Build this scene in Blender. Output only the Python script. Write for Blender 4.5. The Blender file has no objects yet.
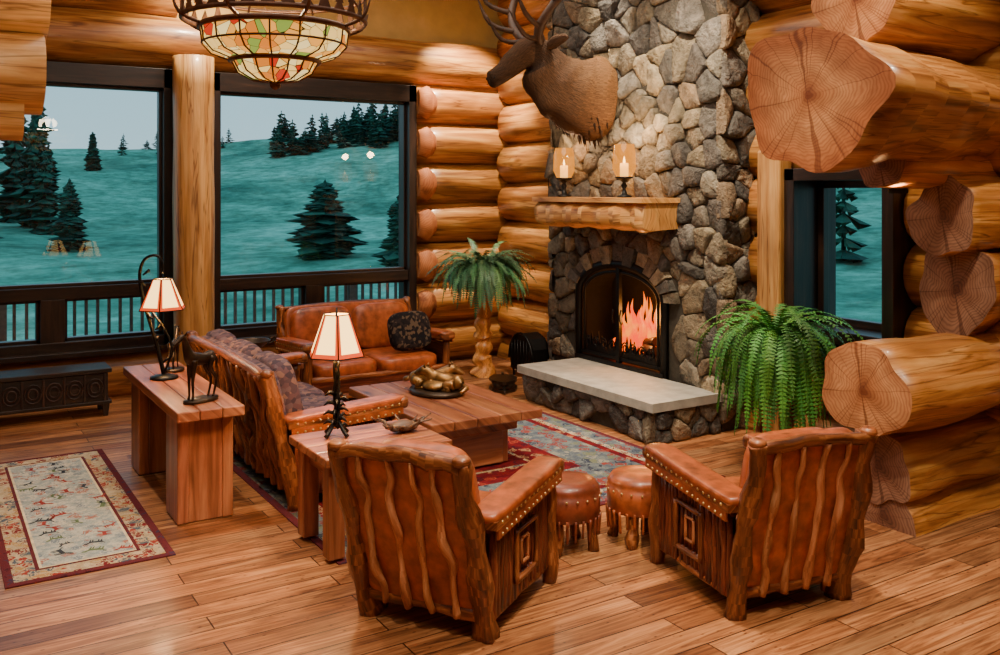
import bpy, math, random
from mathutils import Vector, Matrix, noise
R = random.Random(11)
pi = math.pi
def lin(r,g,b):
    def f(c):
        c/=255.0
        return c/12.92 if c<=.04045 else ((c+.055)/1.055)**2.4
    return (f(r),f(g),f(b),1)
def rz(a): return Matrix.Rotation(a,3,'Z')
def ry(a): return Matrix.Rotation(a,3,'Y')
def rx(a): return Matrix.Rotation(a,3,'X')
def spw(x,e): return math.copysign(abs(x)**e,x)

# ------------------------------------------------------------ mesh builder
class MB:
    def __init__(s): s.v=[];s.f=[];s.m=[];s.uv=[];s.sm=[];s.c=[]
    def face(s,idx,uvs,mat=0,smooth=False,col=(1,1,1)):
        s.f.append(idx);s.uv.append(uvs);s.m.append(mat);s.sm.append(smooth);s.c.append(col)
    def tint(s,a=.14):
        k=1+R.uniform(-a,a); return (k,k*R.uniform(.96,1.03),k*R.uniform(.93,1.05))
    def box(s,c,size,M=None,mat=0,col=None,taper=1.0):
        c=Vector(c);M=M or Matrix.Identity(3);hx,hy,hz=[q/2 for q in size]
        col=col or s.tint()
        b=len(s.v);P=[]
        for sz in(-1,1):
            k=taper if sz<0 else 1
            for sy in(-1,1):
                for sx in(-1,1):
                    P.append((sx*hx*k,sy*hy*k,sz*hz))
        for p in P: s.v.append(tuple(c+M@Vector(p)))
        la=max(range(3),key=lambda i:size[i]);ou,ov=R.uniform(0,50),R.uniform(0,50)
        for fc in((0,2,3,1),(4,5,7,6),(0,1,5,4),(2,6,7,3),(0,4,6,2),(1,3,7,5)):
            uv=[]
            for i in fc:
                p=P[i];o=[p[j] for j in range(3) if j!=la]
                uv.append((ou+p[la],ov+o[0]+o[1]))
            s.face([b+i for i in fc],uv,mat,False,col)
    def tube(s,pts,rad,mat=0,seg=10,cap=True,capmat=None,lobe=0.,nz=0.,nf=3.,up=(0,0,1),res=0,col=None,colf=None,smooth=True,e=1.0,capbulge=0.):
        pts=[Vector(p) for p in pts]
        if isinstance(rad,tuple) or not hasattr(rad,'__len__'): rad=[rad]*len(pts)
        rad=[(q if hasattr(q,'__len__') else (q,q)) for q in rad]
        if res>0:
            NP=[];NR=[];n=len(pts)
            for i in range(n-1):
                p0,p1,p2,p3=pts[max(i-1,0)],pts[i],pts[i+1],pts[min(i+2,n-1)]
                for k in range(res):
                    t=k/res
                    NP.append(.5*((2*p1)+(p2-p0)*t+(2*p0-5*p1+4*p2-p3)*t*t+(3*p1-p0-3*p2+p3)*t**3))
                    tt=t*t*(3-2*t)
                    NR.append((rad[i][0]*(1-tt)+rad[i+1][0]*tt,rad[i][1]*(1-tt)+rad[i+1][1]*tt))
            NP.append(pts[-1]);NR.append(rad[-1]);pts=NP;rad=NR
        n=len(pts);b=len(s.v);col=col or s.tint()
        ou,ov=R.uniform(0,50),R.uniform(0,50)
        ph=[R.uniform(0,6.28) for _ in range(4)]
        T=(pts[1]-pts[0]).normalized();U=Vector(up)
        if abs(T.dot(U))>.95: U=Vector((1,0,0)) if abs(T.x)<.9 else Vector((0,1,0))
        N=(U-T*U.dot(T)).normalized();L=0;Ls=[]
        for i,p in enumerate(pts):
            if i>0:
                L+=(p-pts[i-1]).length
                T2=(pts[min(i+1,n-1)]-pts[i-1]).normalized()
                N=(N-T2*N.dot(T2)).normalized();T=T2
            B=T.cross(N);Ls.append(L)
            for k in range(seg):
                a=2*pi*k/seg
                w=1+lobe*(.5*math.sin(2*a+ph[0])+.4*math.sin(3*a+ph[1])+.35*math.sin(5*a+ph[2])+.2*math.sin(8*a+ph[3]))
                q=p+(N*spw(math.cos(a),e)*rad[i][0]+B*spw(math.sin(a),e)*rad[i][1])*w
                if nz: q=p+(q-p)*(1+nz*noise.noise(q*nf+Vector((ou,0,0))))
                s.v.append(tuple(q))
        for i in range(n-1):
            rr=max(rad[i])
            for k in range(seg):
                k2=(k+1)%seg
                cc=colf(i/(n-1),k/seg) if colf else col
                s.face([b+i*seg+k,b+i*seg+k2,b+(i+1)*seg+k2,b+(i+1)*seg+k],
                 [(ou+Ls[i],ov+k/seg*6.28*rr),(ou+Ls[i],ov+(k+1)/seg*6.28*rr),(ou+Ls[i+1],ov+(k+1)/seg*6.28*rr),(ou+Ls[i+1],ov+k/seg*6.28*rr)],mat,smooth,cc)
        if cap:
            cm=mat if capmat is None else capmat
            for e_ in(0,n-1):
                ci=len(s.v)
                dirv=(pts[1]-pts[0]).normalized()*-1 if e_==0 else (pts[-1]-pts[-2]).normalized()
                s.v.append(tuple(pts[e_]+dirv*capbulge))
                cc=colf(e_/(n-1),0) if colf else col
                for k in range(seg):
                    k2=(k+1)%seg
                    a1,a2=2*pi*k/seg,2*pi*k2/seg;r=max(rad[e_])
                    u1=(math.cos(a1)*r,math.sin(a1)*r);u2=(math.cos(a2)*r,math.sin(a2)*r)
                    if e_==0: s.face([b+k2,b+k,ci],[u2,u1,(0,0)],cm,False,cc)
                    else: s.face([b+e_*seg+k,b+e_*seg+k2,ci],[u1,u2,(0,0)],cm,False,cc)
    def branch(s,p0,p1,r,wob=.02,n=6,mat=0,seg=7,r1=None,res=2,capmat=None,var=.22):
        p0=Vector(p0);p1=Vector(p1);r1=r1 or r;P=[];Q=[]
        for i in range(n+1):
            t=i/n;p=p0.lerp(p1,t)
            if 0<i<n: p=p+Vector((R.uniform(-wob,wob),R.uniform(-wob,wob),R.uniform(-wob,wob)*.4))
            P.append(p);Q.append((r*(1-t)+r1*t)*(1+R.uniform(-var,var)))
        s.tube(P,Q,mat,seg,res=res,lobe=.12,capmat=capmat)
    def ell(s,c,rad,M=None,mat=0,e=1.0,nu=16,nv=10,col=None,nz=0,nf=6):
        c=Vector(c);M=M or Matrix.Identity(3);b=len(s.v);col=col or s.tint(.06)
        ou=R.uniform(0,20)
        for j in range(nv+1):
            ph=-pi/2+pi*j/nv
            for i in range(nu):
                th=2*pi*i/nu
                p=Vector((rad[0]*spw(math.cos(ph),e)*spw(math.cos(th),e),rad[1]*spw(math.cos(ph),e)*spw(math.sin(th),e),rad[2]*spw(math.sin(ph),e)))
                q=M@p
                if nz:q=q*(1+nz*noise.noise((c+q)*nf))
                s.v.append(tuple(c+q))
        for j in range(nv):
            for i in range(nu):
                i2=(i+1)%nu
                s.face([b+j*nu+i,b+j*nu+i2,b+(j+1)*nu+i2,b+(j+1)*nu+i],
                  [(ou+i/nu*rad[0]*6,j/nv*rad[2]*3),(ou+(i+1)/nu*rad[0]*6,j/nv*rad[2]*3),(ou+(i+1)/nu*rad[0]*6,(j+1)/nv*rad[2]*3),(ou+i/nu*rad[0]*6,(j+1)/nv*rad[2]*3)],mat,True,col)
    def lathe(s,c,prof,seg=20,mat=0,smooth=True,M=None,col=None,rot=0,sq=(1,1)):
        c=Vector(c);b=len(s.v);col=col or (1,1,1);n=len(prof);M=M or Matrix.Identity(3)
        for r,z in prof:
            for k in range(seg):
                a=2*pi*k/seg+rot
                s.v.append(tuple(c+M@Vector((max(r,.0005)*math.cos(a)*sq[0],max(r,.0005)*math.sin(a)*sq[1],z))))
        for i in range(n-1):
            for k in range(seg):
                k2=(k+1)%seg
                s.face([b+i*seg+k,b+i*seg+k2,b+(i+1)*seg+k2,b+(i+1)*seg+k],
                 [(prof[i][1],k/seg),(prof[i][1],(k+1)/seg),(prof[i+1][1],(k+1)/seg),(prof[i+1][1],k/seg)],mat,smooth,col)
    def prism(s,poly,o,U,V,D,mat=0,col=None,cap2=True):
        o=Vector(o);U=Vector(U);V=Vector(V);D=Vector(D);b=len(s.v);n=len(poly);col=col or s.tint()
        for x,y in poly: s.v.append(tuple(o+U*x+V*y))
        for x,y in poly: s.v.append(tuple(o+U*x+V*y+D))
        dl=D.length
        s.face(list(range(b,b+n))[::-1],[p for p in poly][::-1],mat,False,col)
        if cap2: s.face(list(range(b+n,b+2*n)),[p for p in poly],mat,False,col)
        for i in range(n):
            j=(i+1)%n
            s.face([b+i,b+j,b+n+j,b+n+i],[poly[i],poly[j],(poly[j][0]+dl,poly[j][1]),(poly[i][0]+dl,poly[i][1])],mat,False,col)
    def quad(s,P,mat=0,uv=None,col=(1,1,1),smooth=False):
        b=len(s.v)
        for p in P:s.v.append(tuple(p))
        s.face(list(range(b,b+len(P))),uv or [(p[0],p[1]) for p in P],mat,smooth,col)
    def build(s,name,mats,loc=(0,0,0),rot=0,bevel=0,sub=0):
        me=bpy.data.meshes.new(name);me.from_pydata(s.v,[],s.f)
        for m in mats: me.materials.append(m)
        me.uv_layers.new(name='UVMap');me.color_attributes.new('tint','FLOAT_COLOR','CORNER')
        U=[];C=[]
        for fi in range(len(s.f)):
            c=s.c[fi]
            for q in s.uv[fi]:
                U.extend(q);C.extend((c[0],c[1],c[2],1))
        me.uv_layers['UVMap'].data.foreach_set('uv',U);me.color_attributes['tint'].data.foreach_set('color',C)
        me.polygons.foreach_set('material_index',s.m);me.polygons.foreach_set('use_smooth',s.sm)
        me.update()
        ob=bpy.data.objects.new(name,me);bpy.context.scene.collection.objects.link(ob)
        ob.location=loc;ob.rotation_euler=(0,0,rot)
        if bevel:
            q=ob.modifiers.new('bevel','BEVEL');q.width=bevel;q.segments=2;q.limit_method='ANGLE';q.angle_limit=.9
        return ob

# ------------------------------------------------------------ materials
class NT:
    def __init__(s,name):
        s.m=bpy.data.materials.new(name);s.m.use_nodes=True;s.t=s.m.node_tree;s.t.nodes.clear()
        s.out=s.t.nodes.new('ShaderNodeOutputMaterial')
    def n(s,ty,**k):
        q=s.t.nodes.new('ShaderNode'+ty)
        for a,b in k.items(): setattr(q,a,b)
        return q
    def l(s,a,b): s.t.links.new(a,b)
    def ramp(s,fac,stops,const=False):
        r=s.n('ValToRGB')
        if const:r.color_ramp.interpolation='CONSTANT'
        e=r.color_ramp.elements
        while len(e)<len(stops): e.new(.5)
        for i,(p,c) in enumerate(stops): e[i].position=p;e[i].color=c
        s.l(fac,r.inputs[0]);return r.outputs[0]
    def mix(s,a,b,fac=1.,mode='MULTIPLY'):
        q=s.n('Mix',data_type='RGBA',blend_type=mode)
        for sock,v in((q.inputs[0],fac),(q.inputs[6],a),(q.inputs[7],b)):
            if hasattr(v,'is_linked'): s.l(v,sock)
            else: sock.default_value=v
        return q.outputs[2]
    def coords(s,kind,scale):
        tc=s.n('TexCoord');mp=s.n('Mapping');mp.inputs['Scale'].default_value=scale
        s.l(tc.outputs[kind],mp.inputs[0]);return mp.outputs[0]
    def noise(s,vec,scale=1,detail=4,dist=0,rough=.55):
        q=s.n('TexNoise');q.inputs['Scale'].default_value=scale;q.inputs['Detail'].default_value=detail
        q.inputs['Distortion'].default_value=dist;q.inputs['Roughness'].default_value=rough
        s.l(vec,q.inputs['Vector']);return q.outputs[0]
    def vcol(s):
        q=s.n('VertexColor');q.layer_name='tint';return q.outputs[0]
    def pbr(s,color,rough=.5,metal=0,bump=None,bs=.3,bd=.01,emit=None,es=0,coat=0,spec=None):
        p=s.n('BsdfPrincipled')
        if hasattr(color,'is_linked'): s.l(color,p.inputs['Base Color'])
        else: p.inputs['Base Color'].default_value=color
        if hasattr(rough,'is_linked'): s.l(rough,p.inputs['Roughness'])
        else:p.inputs['Roughness'].default_value=rough
        p.inputs['Metallic'].default_value=metal
        if coat:p.inputs['Coat Weight'].default_value=coat;p.inputs['Coat Roughness'].default_value=.15
        if spec is not None:p.inputs['Specular IOR Level'].default_value=spec
        if bump is not None:
            b=s.n('Bump');b.inputs['Strength'].default_value=bs;b.inputs['Distance'].default_value=bd
            s.l(bump,b.inputs['Height']);s.l(b.outputs[0],p.inputs['Normal'])
        if emit is not None:
            if hasattr(emit,'is_linked'): s.l(emit,p.inputs['Emission Color'])
            else:p.inputs['Emission Color'].default_value=emit
            p.inputs['Emission Strength'].default_value=es
            s.m.cycles.emission_sampling='NONE'
        s.l(p.outputs[0],s.out.inputs[0]);return s.m

def wood(name,dark,mid,light,rough=.4,su=1.6,sv=22,bs=.25,knots=True,coat=.2,cracks=False):
    t=NT(name)
    n1=t.noise(t.coords('UV',(su,sv,1)),1,6,.6,.6)
    n2=t.noise(t.coords('UV',(su*.35,sv*.16,1)),1,3,1.2)
    c=t.ramp(n1,[(.3,dark),(.5,mid),(.72,light)])
    c2=t.ramp(n2,[(.3,(.48,.4,.34,1)),(.65,(1.22,1.18,1.08,1))])
    c=t.mix(c,c2,.88);c=t.mix(c,t.vcol(),1)
    if knots:
        v=t.n('TexVoronoi');v.inputs['Scale'].default_value=1
        t.l(t.coords('UV',(1.1,3.2,1)),v.inputs['Vector'])
        k=t.ramp(v.outputs['Distance'],[(.04,(.2,.1,.05,1)),(.08,(.6,.45,.3,1)),(.12,(1,1,1,1))]);c=t.mix(c,k,.85)
    if cracks:
        n3=t.noise(t.coords('UV',(.5,9,1)),1,3,.8,.5)
        k=t.ramp(n3,[(.48,(1,1,1,1)),(.5,(.25,.14,.08,1)),(.52,(1,1,1,1))]);c=t.mix(c,k,.75)
    return t.pbr(c,rough,bump=n1,bs=bs,bd=.008,coat=coat)
M_log=wood('pine_log',lin(118,68,30),lin(190,128,64),lin(230,180,110),.42,1.0,13,.4,cracks=True)
M_logpale=wood('pale_pine_log',lin(176,122,66),lin(214,166,102),lin(236,198,138),.45,1.2,16,.25,cracks=True)
M_stick=wood('branch_wood',lin(58,28,14),lin(128,70,36),lin(196,126,74),.38,4,34,.5,False,.2)
M_twig=wood('light_twig_wood',lin(120,66,40),lin(186,120,78),lin(224,168,122),.42,4,34,.5,False,.1)
M_side=wood('split_stick_wood',lin(46,16,8),lin(112,50,30),lin(172,94,58),.4,3,40,.4,False)
M_table=wood('reddish_table_plank',lin(96,48,28),lin(152,88,58),lin(194,130,90),.37,1.1,14,.15,True,.2)
M_chest=wood('dark_carved_wood',lin(18,13,12),lin(42,30,26),lin(72,52,42),.5,2,20,.5,False)
M_frame=wood('dark_window_trim',lin(18,12,10),lin(40,26,20),lin(62,42,32),.4,2,20,.15,False)
def endgrain(name,a,b,c,rim,k=1.):
    t=NT(name);v=t.coords('UV',(1,1,1))
    ln=t.n('VectorMath',operation='LENGTH');t.l(v,ln.inputs[0])
    nn=t.noise(v,3.2,3,0,.55)
    ad=t.n('Math',operation='MULTIPLY_ADD');t.l(nn,ad.inputs[0]);ad.inputs[1].default_value=.2;t.l(ln.outputs['Value'],ad.inputs[2])
    mu=t.n('Math',operation='MULTIPLY');t.l(ad.outputs[0],mu.inputs[0]);mu.inputs[1].default_value=300
    sn=t.n('Math',operation='SINE');t.l(mu.outputs[0],sn.inputs[0])
    s2=t.n('Math',operation='MULTIPLY_ADD');t.l(sn.outputs[0],s2.inputs[0]);s2.inputs[1].default_value=.5;s2.inputs[2].default_value=.5
    col=t.ramp(s2.outputs[0],[(.0,a),(.7,b),(1,b)])
    g=t.ramp(ad.outputs[0],[(.11,c),(.17,(.8,.66,.55,1)),(.3,(1.0,.97,.93,1)),(.54,rim)])
    gr=t.n('TexGradient',gradient_type='RADIAL');t.l(v,gr.inputs[0])
    mg=t.n('Math',operation='MULTIPLY_ADD');t.l(nn,mg.inputs[0]);mg.inputs[1].default_value=.05;t.l(gr.outputs[0],mg.inputs[2])
    cb=t.n('CombineXYZ');t.l(mg.outputs[0],cb.inputs[0])
    ng=t.noise(cb.outputs[0],8,2)
    ck=t.ramp(ng,[(.492,(1,1,1,1)),(.5,(.3,.17,.1,1)),(.508,(1,1,1,1))])
    n5=t.noise(v,6,5,.3)
    st=t.ramp(n5,[(.35,(.72,.62,.54,1)),(.6,(1.08,1.05,1,1))])
    c_=t.mix(t.mix(t.mix(col,g,1),ck,.8),st,1)
    return t.pbr(c_,.7,bump=n5,bs=.4,bd=.01)
M_end=endgrain('log_end_grain',lin(190,130,84),lin(212,156,106),(.36,.18,.11,1),(.72,.5,.36,1))
M_endd=endgrain('weathered_log_end',lin(128,92,74),lin(156,118,96),(.45,.28,.2,1),(.5,.4,.34,1))
def simple(name,col,rough=.5,metal=0,ns=20,var=.25,bs=.2,coat=0,es=0):
    t=NT(name);n=t.noise(t.coords('Object',(1,1,1)),ns,4)
    lo=tuple(x*(1-var) for x in col[:3])+(1,);hi=tuple(min(1,x*(1+var)) for x in col[:3])+(1,)
    c=t.ramp(n,[(.3,lo),(.7,hi)]);c=t.mix(c,t.vcol(),1)
    return t.pbr(c,rough,metal,bump=n,bs=bs,bd=.005,coat=coat,emit=(col if es else None),es=es)
M_leather=simple('tan_leather',lin(164,82,40),.36,0,12,.5,.15,.2)
M_leatherd=simple('brown_leather',lin(120,54,30),.38,0,14,.4,.15,.2)
M_iron=simple('black_iron',lin(26,24,24),.45,.6,30,.3,.3)
M_bronze=simple('dark_bronze',lin(62,48,36),.35,.7,14,.5,.2)
M_gold=simple('golden_bronze',lin(140,104,60),.38,.8,12,.7,.2)
M_stud=simple('brass_stud',lin(210,180,120),.3,.8)
M_slab=simple('limestone_slab',lin(168,164,152),.6,0,9,.2,.3)
M_mortar=simple('mortar',lin(66,60,50),.9,0,25,.3,.5)
M_soot=simple('soot_brick',lin(22,15,12),.9,0,20,.4,.5)
M_plaster=simple('ochre_plaster',lin(206,166,92),.8,0,4,.12,.1)
M_pot=simple('clay_pot',lin(120,66,40),.6)
M_leaf=simple('fern_leaf',lin(88,160,70),.5,0,3,.4,.05)
M_leaf2=simple('dark_fern_leaf',lin(74,118,84),.5,0,3,.4,.05)
M_antler=simple('antler_bone',lin(78,54,38),.5,0,12,.5,.3)
def fur():
    t=NT('elk_fur');n=t.noise(t.coords('UV',(9,70,1)),1,5,.8)
    c=t.ramp(n,[(.3,(.5,.5,.5,1)),(.7,(1.35,1.3,1.2,1))]);c=t.mix(c,t.vcol(),1)
    return t.pbr(c,.8,bump=n,bs=.8,bd=.02,spec=.2)
M_fur=fur()
def stonemat():
    t=NT('field_stone');v=t.coords('Object',(1,1,1));n=t.noise(v,9,8,.4,.65);n2=t.noise(v,28,5)
    c=t.ramp(n,[(.3,(.42,.4,.38,1)),(.55,(1.05,1.02,.98,1)),(.75,(1.7,1.6,1.45,1))]);c=t.mix(c,t.vcol(),1)
    a=t.n('Math',operation='ADD');t.l(n,a.inputs[0]);t.l(n2,a.inputs[1])
    return t.pbr(c,.75,bump=a.outputs[0],bs=.9,bd=.04)
M_stone=stonemat()
def fabric(name,cols,scale=14):
    t=NT(name);v=t.n('TexVoronoi');v.inputs['Scale'].default_value=scale;t.l(t.coords('Object',(1,1,1)),v.inputs['Vector'])
    s_=t.n('SeparateColor');t.l(v.outputs['Color'],s_.inputs[0])
    k=len(cols);c=t.ramp(s_.outputs[0],[(i/k,c) for i,c in enumerate(cols)],True)
    n=t.noise(t.coords('Object',(1,1,1)),90,2)
    return t.pbr(c,.9,bump=n,bs=.4,bd=.004,spec=.2)
M_plum=fabric('plum_upholstery',[lin(76,58,66),lin(94,74,80),lin(60,48,58),lin(120,88,80),lin(88,64,70)],30)
M_darkcush=fabric('dark_patterned_fabric',[lin(30,26,28),lin(44,36,36),lin(24,22,26),lin(90,74,60)],34)
def rugm(name,base,acc,scale,th,base2=None,dist=.12):
    t=NT(name);v=t.n('TexVoronoi');v.inputs['Scale'].default_value=scale;vec=t.coords('Object',(1,1,1))
    dn=t.n('TexNoise');dn.inputs['Scale'].default_value=scale*1.3;dn.inputs['Detail'].default_value=3;t.l(vec,dn.inputs['Vector'])
    dv=t.mix(vec,dn.outputs[1],dist,'ADD')
    t.l(dv,v.inputs['Vector']);s_=t.n('SeparateColor');t.l(v.outputs['Color'],s_.inputs[0])
    k=len(acc);c=t.ramp(s_.outputs[0],[(i/k,q) for i,q in enumerate(acc)],True)
    m=t.ramp(v.outputs['Distance'],[(0,(1,1,1,1)),(th*.55,(0,0,0,1)),(th*.75,(1,1,1,1)),(th,(0,0,0,1))],True)
    n2=t.noise(vec,scale*1.5,5);b=t.ramp(n2,[(.4,base),(.6,base2 or base)])
    c=t.mix(b,c,m,'MIX');n=t.noise(vec,140,2)
    c=t.mix(c,t.ramp(n,[(.3,(.7,.7,.7,1)),(.7,(1.1,1.1,1.1,1))]),1)
    return t.pbr(c,.95,bump=n,bs=.5,bd=.004,spec=.1)
def floormat():
    t=NT('pine_floor_boards');v=t.coords('Object',(1,1,1))
    br=t.n('TexBrick');br.offset=.37;br.inputs['Scale'].default_value=1;br.inputs['Brick Width'].default_value=1.9
    br.inputs['Row Height'].default_value=.15;br.inputs['Mortar Size'].default_value=.004;br.inputs['Mortar Smooth'].default_value=.2
    br.inputs['Color1'].default_value=(.0,.0,.0,1);br.inputs['Color2'].default_value=(1,1,1,1);br.inputs['Mortar'].default_value=(.5,.5,.5,1)
    t.l(v,br.inputs['Vector'])
    cm=t.n('Combine'+'XYZ');sp=t.n('SeparateXYZ');t.l(v,sp.inputs[0])
    a=t.n('Math',operation='MULTIPLY_ADD');t.l(br.outputs['Color'],a.inputs[0]);a.inputs[1].default_value=17.;t.l(sp.outputs[0],a.inputs[2])
    t.l(a.outputs[0],cm.inputs[0]);t.l(sp.outputs[1],cm.inputs[1])
    mp=t.n('Mapping');mp.inputs['Scale'].default_value=(1.1,15,1);t.l(cm.outputs[0],mp.inputs[0])
    n=t.noise(mp.outputs[0],1,7,2.2,.64)
    c=t.ramp(n,[(.3,lin(84,48,28)),(.45,lin(144,94,58)),(.58,lin(182,128,84)),(.75,lin(212,164,116))])
    bt=t.ramp(br.outputs['Color'],[(0,(.42,.32,.26,1)),(.2,(.9,.72,.58,1)),(.45,(.82,.84,.84,1)),(.7,(1.15,1.0,.86,1)),(1,(1.35,1.28,1.16,1))]);c=t.mix(c,bt,1)
    vk=t.n('TexVoronoi');mk=t.n('Mapping');mk.inputs['Scale'].default_value=(2.4,4.8,1);t.l(cm.outputs[0],mk.inputs[0]);t.l(mk.outputs[0],vk.inputs['Vector'])
    c=t.mix(c,t.ramp(vk.outputs['Distance'],[(.05,(.12,.06,.04,1)),(.09,(.5,.36,.28,1)),(.16,(1,1,1,1))]),.9)
    wn=t.noise(v,1.1,4);c=t.mix(c,t.ramp(wn,[(.35,(.74,.72,.72,1)),(.62,(1.12,1.12,1.12,1))]),1)
    g=t.ramp(br.outputs['Fac'],[(0,(1,1,1,1)),(1,(.12,.06,.04,1))]);c=t.mix(c,g,1)
    rr=t.ramp(n,[(.3,(.5,.5,.5,1)),(.7,(.32,.32,.32,1))])
    iv=t.n('Math',operation='SUBTRACT');iv.inputs[0].default_value=1;t.l(br.outputs['Fac'],iv.inputs[1])
    return t.pbr(c,rr,bump=iv.outputs[0],bs=.4,bd=.004,coat=.1)
M_floor=floormat()
def glassmat():
    t=NT('window_glass');a=t.n('BsdfTransparent');a.inputs[0].default_value=(.92,.98,1,1)
    g=t.n('BsdfGlossy');g.inputs['Roughness'].default_value=.01;m=t.n('MixShader');m.inputs[0].default_value=.045
    t.l(a.outputs[0],m.inputs[1]);t.l(g.outputs[0],m.inputs[2]);t.l(m.outputs[0],t.out.inputs[0]);return t.m
M_glass=glassmat()
def emis(name,col,st,base=None):
    t=NT(name);return t.pbr(base or col,.6,emit=col,es=st)
M_shade=emis('cream_mica_shade',lin(255,206,120),3.4)
M_shader=emis('red_mica_shade',lin(214,70,20),1.0)
M_bulb=emis('warm_bulb',lin(255,220,160),12)
def flame():
    t=NT('flame');n=t.noise(t.coords('Object',(1,1,1)),6,3);c=t.ramp(n,[(.4,lin(255,60,0)),(.65,lin(255,130,10))])
    return t.pbr((0,0,0,1),.8,emit=c,es=2.2)
M_flame=flame()
t=NT('amber_hurricane_glass');a=t.n('BsdfTransparent');a.inputs[0].default_value=(1,.8,.5,1);e=t.n('Emission');e.inputs[0].default_value=lin(255,160,50);e.inputs[1].default_value=1.8
g=t.n('BsdfGlossy');g.inputs['Roughness'].default_value=.05;m1=t.n('MixShader');m1.inputs[0].default_value=.4;t.l(a.outputs[0],m1.inputs[1]);t.l(e.outputs[0],m1.inputs[2])
m2=t.n('MixShader');m2.inputs[0].default_value=.12;t.l(m1.outputs[0],m2.inputs[1]);t.l(g.outputs[0],m2.inputs[2]);t.l(m2.outputs[0],t.out.inputs[0]);M_hglass=t.m;M_hglass.cycles.emission_sampling='NONE'
def stained():
    t=NT('stained_glass');v=t.n('TexVoronoi');v.inputs['Scale'].default_value=16;t.l(t.coords('Object',(1,1,1)),v.inputs['Vector'])
    s_=t.n('SeparateColor');t.l(v.outputs['Color'],s_.inputs[0])
    c=t.ramp(s_.outputs[0],[(0,lin(255,206,110)),(.3,lin(240,160,60)),(.5,lin(252,220,140)),(.7,lin(214,120,36)),(.82,lin(130,150,60)),(.91,lin(190,44,20))],True)
    v2=t.n('TexVoronoi',feature='DISTANCE_TO_EDGE');v2.inputs['Scale'].default_value=16;t.l(t.coords('Object',(1,1,1)),v2.inputs['Vector'])
    c=t.mix(c,t.ramp(v2.outputs['Distance'],[(.012,(.02,.02,.02,1)),(.03,(1,1,1,1))]),1)
    d=t.mix(c,(.35,.35,.35,1),1)
    return t.pbr(d,.3,emit=c,es=1.5)
M_stained=stained()

# ------------------------------------------------------------ room
XE,YN=6.3,10.1
H=2.1
b=MB();b.box((1.4,4.0,-.1),(10.8,13.4,.2),col=(1,1,1));b.build('floor',[M_floor])
b=MB();b.box((1.4,4.0,5.05),(10.8,13.4,.1),mat=0);b.build('ceiling',[M_logpale])
def logx(b,x0,x1,y,z,r,seg=20,r1=None,nz=.10,cap=1,lobe=.03):
    n=max(2,int(abs(x1-x0)/.35));r1=r1 or r
    P=[(x0+(x1-x0)*i/n,y,z) for i in range(n+1)]
    b.tube(P,[r+(r1-r)*i/n for i in range(n+1)],0,seg,capmat=cap,nz=nz,nf=1.3,lobe=lobe,col=b.tint(.25))
def logy(b,y0,y1,x,z,r,seg=20,nz=.10):
    n=max(2,int(abs(y1-y0)/.35))
    P=[(x,y0+(y1-y0)*i/n,z) for i in range(n+1)]
    b.tube(P,r,0,seg,capmat=1,nz=nz,nf=1.3,lobe=.03,col=b.tint(.25))
rows=[.23+.4886*k for k in range(8)]
b=MB()
for i,z in enumerate(rows):
    if i==0: logx(b,-3.9,6.6,10.25,z,.258)
    elif i==7: logx(b,-3.9,6.6,10.22,z,.29)
    else:
        logx(b,5.06,6.62,10.25,z,.254);logx(b,-3.9,-.05,10.25,z,.258)
        b.tube([(5.07,9.99,z),(5.18,9.98,z),(5.36,10.1,z)],[(.15,.07),(.2,.1),(.1,.06)],1,14,capmat=1,nz=.1,col=(1.0,.9,.8))
logx(b,-3.9,2.3,10.25,4.15,.25)
b.box((1.4,10.36,4.4),(10.6,.14,1.3),mat=2,col=(1,1,1))
b.box((5.85,10.42,1.8),(1.6,.12,3.6),mat=3);b.box((-1.9,10.42,1.8),(3.7,.12,3.6),mat=3);b.box((1.4,10.42,.22),(10.6,.12,.44),mat=3)
b.box((2.43,10.14,1.92),(.377,.2,2.9),mat=3)
b.build('wall_north',[M_log,M_end,M_plaster,M_chest])
b=MB()
for k in range(10):
    z=.4886*k
    if k==0: z=.02
    logy(b,8.37,9.98,6.43,z,.252)
    if 2<=k<=4:
        logy(b,5.3,5.83,6.43,z,.256);logy(b,-2.4,4.26,6.43,z,.256)
    else: logy(b,-2.4,5.83,6.43,z,.256)
for (y0,y1,z0,z1) in((-2.6,4.3,0,5),(5.24,10.2,0,5),(4.3,5.24,0,1.0),(4.3,5.24,2.2,5)):
    b.box((6.6,(y0+y1)/2,(z0+z1)/2),(.12,y1-y0,z1-z0),mat=2,col=(1,1,1))
b.build('wall_east',[M_log,M_end,M_chest])
b=MB()
for k in range(11): logy(b,-2.4,10.2,-4.1,.23+.4886*k,.255,14)
b.build('wall_west',[M_log,M_end])
b=MB()
for k in range(11): logx(b,-4,6.5,-2.75,.23+.4886*k,.255,14)
b.build('wall_south',[M_log,M_end])

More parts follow.
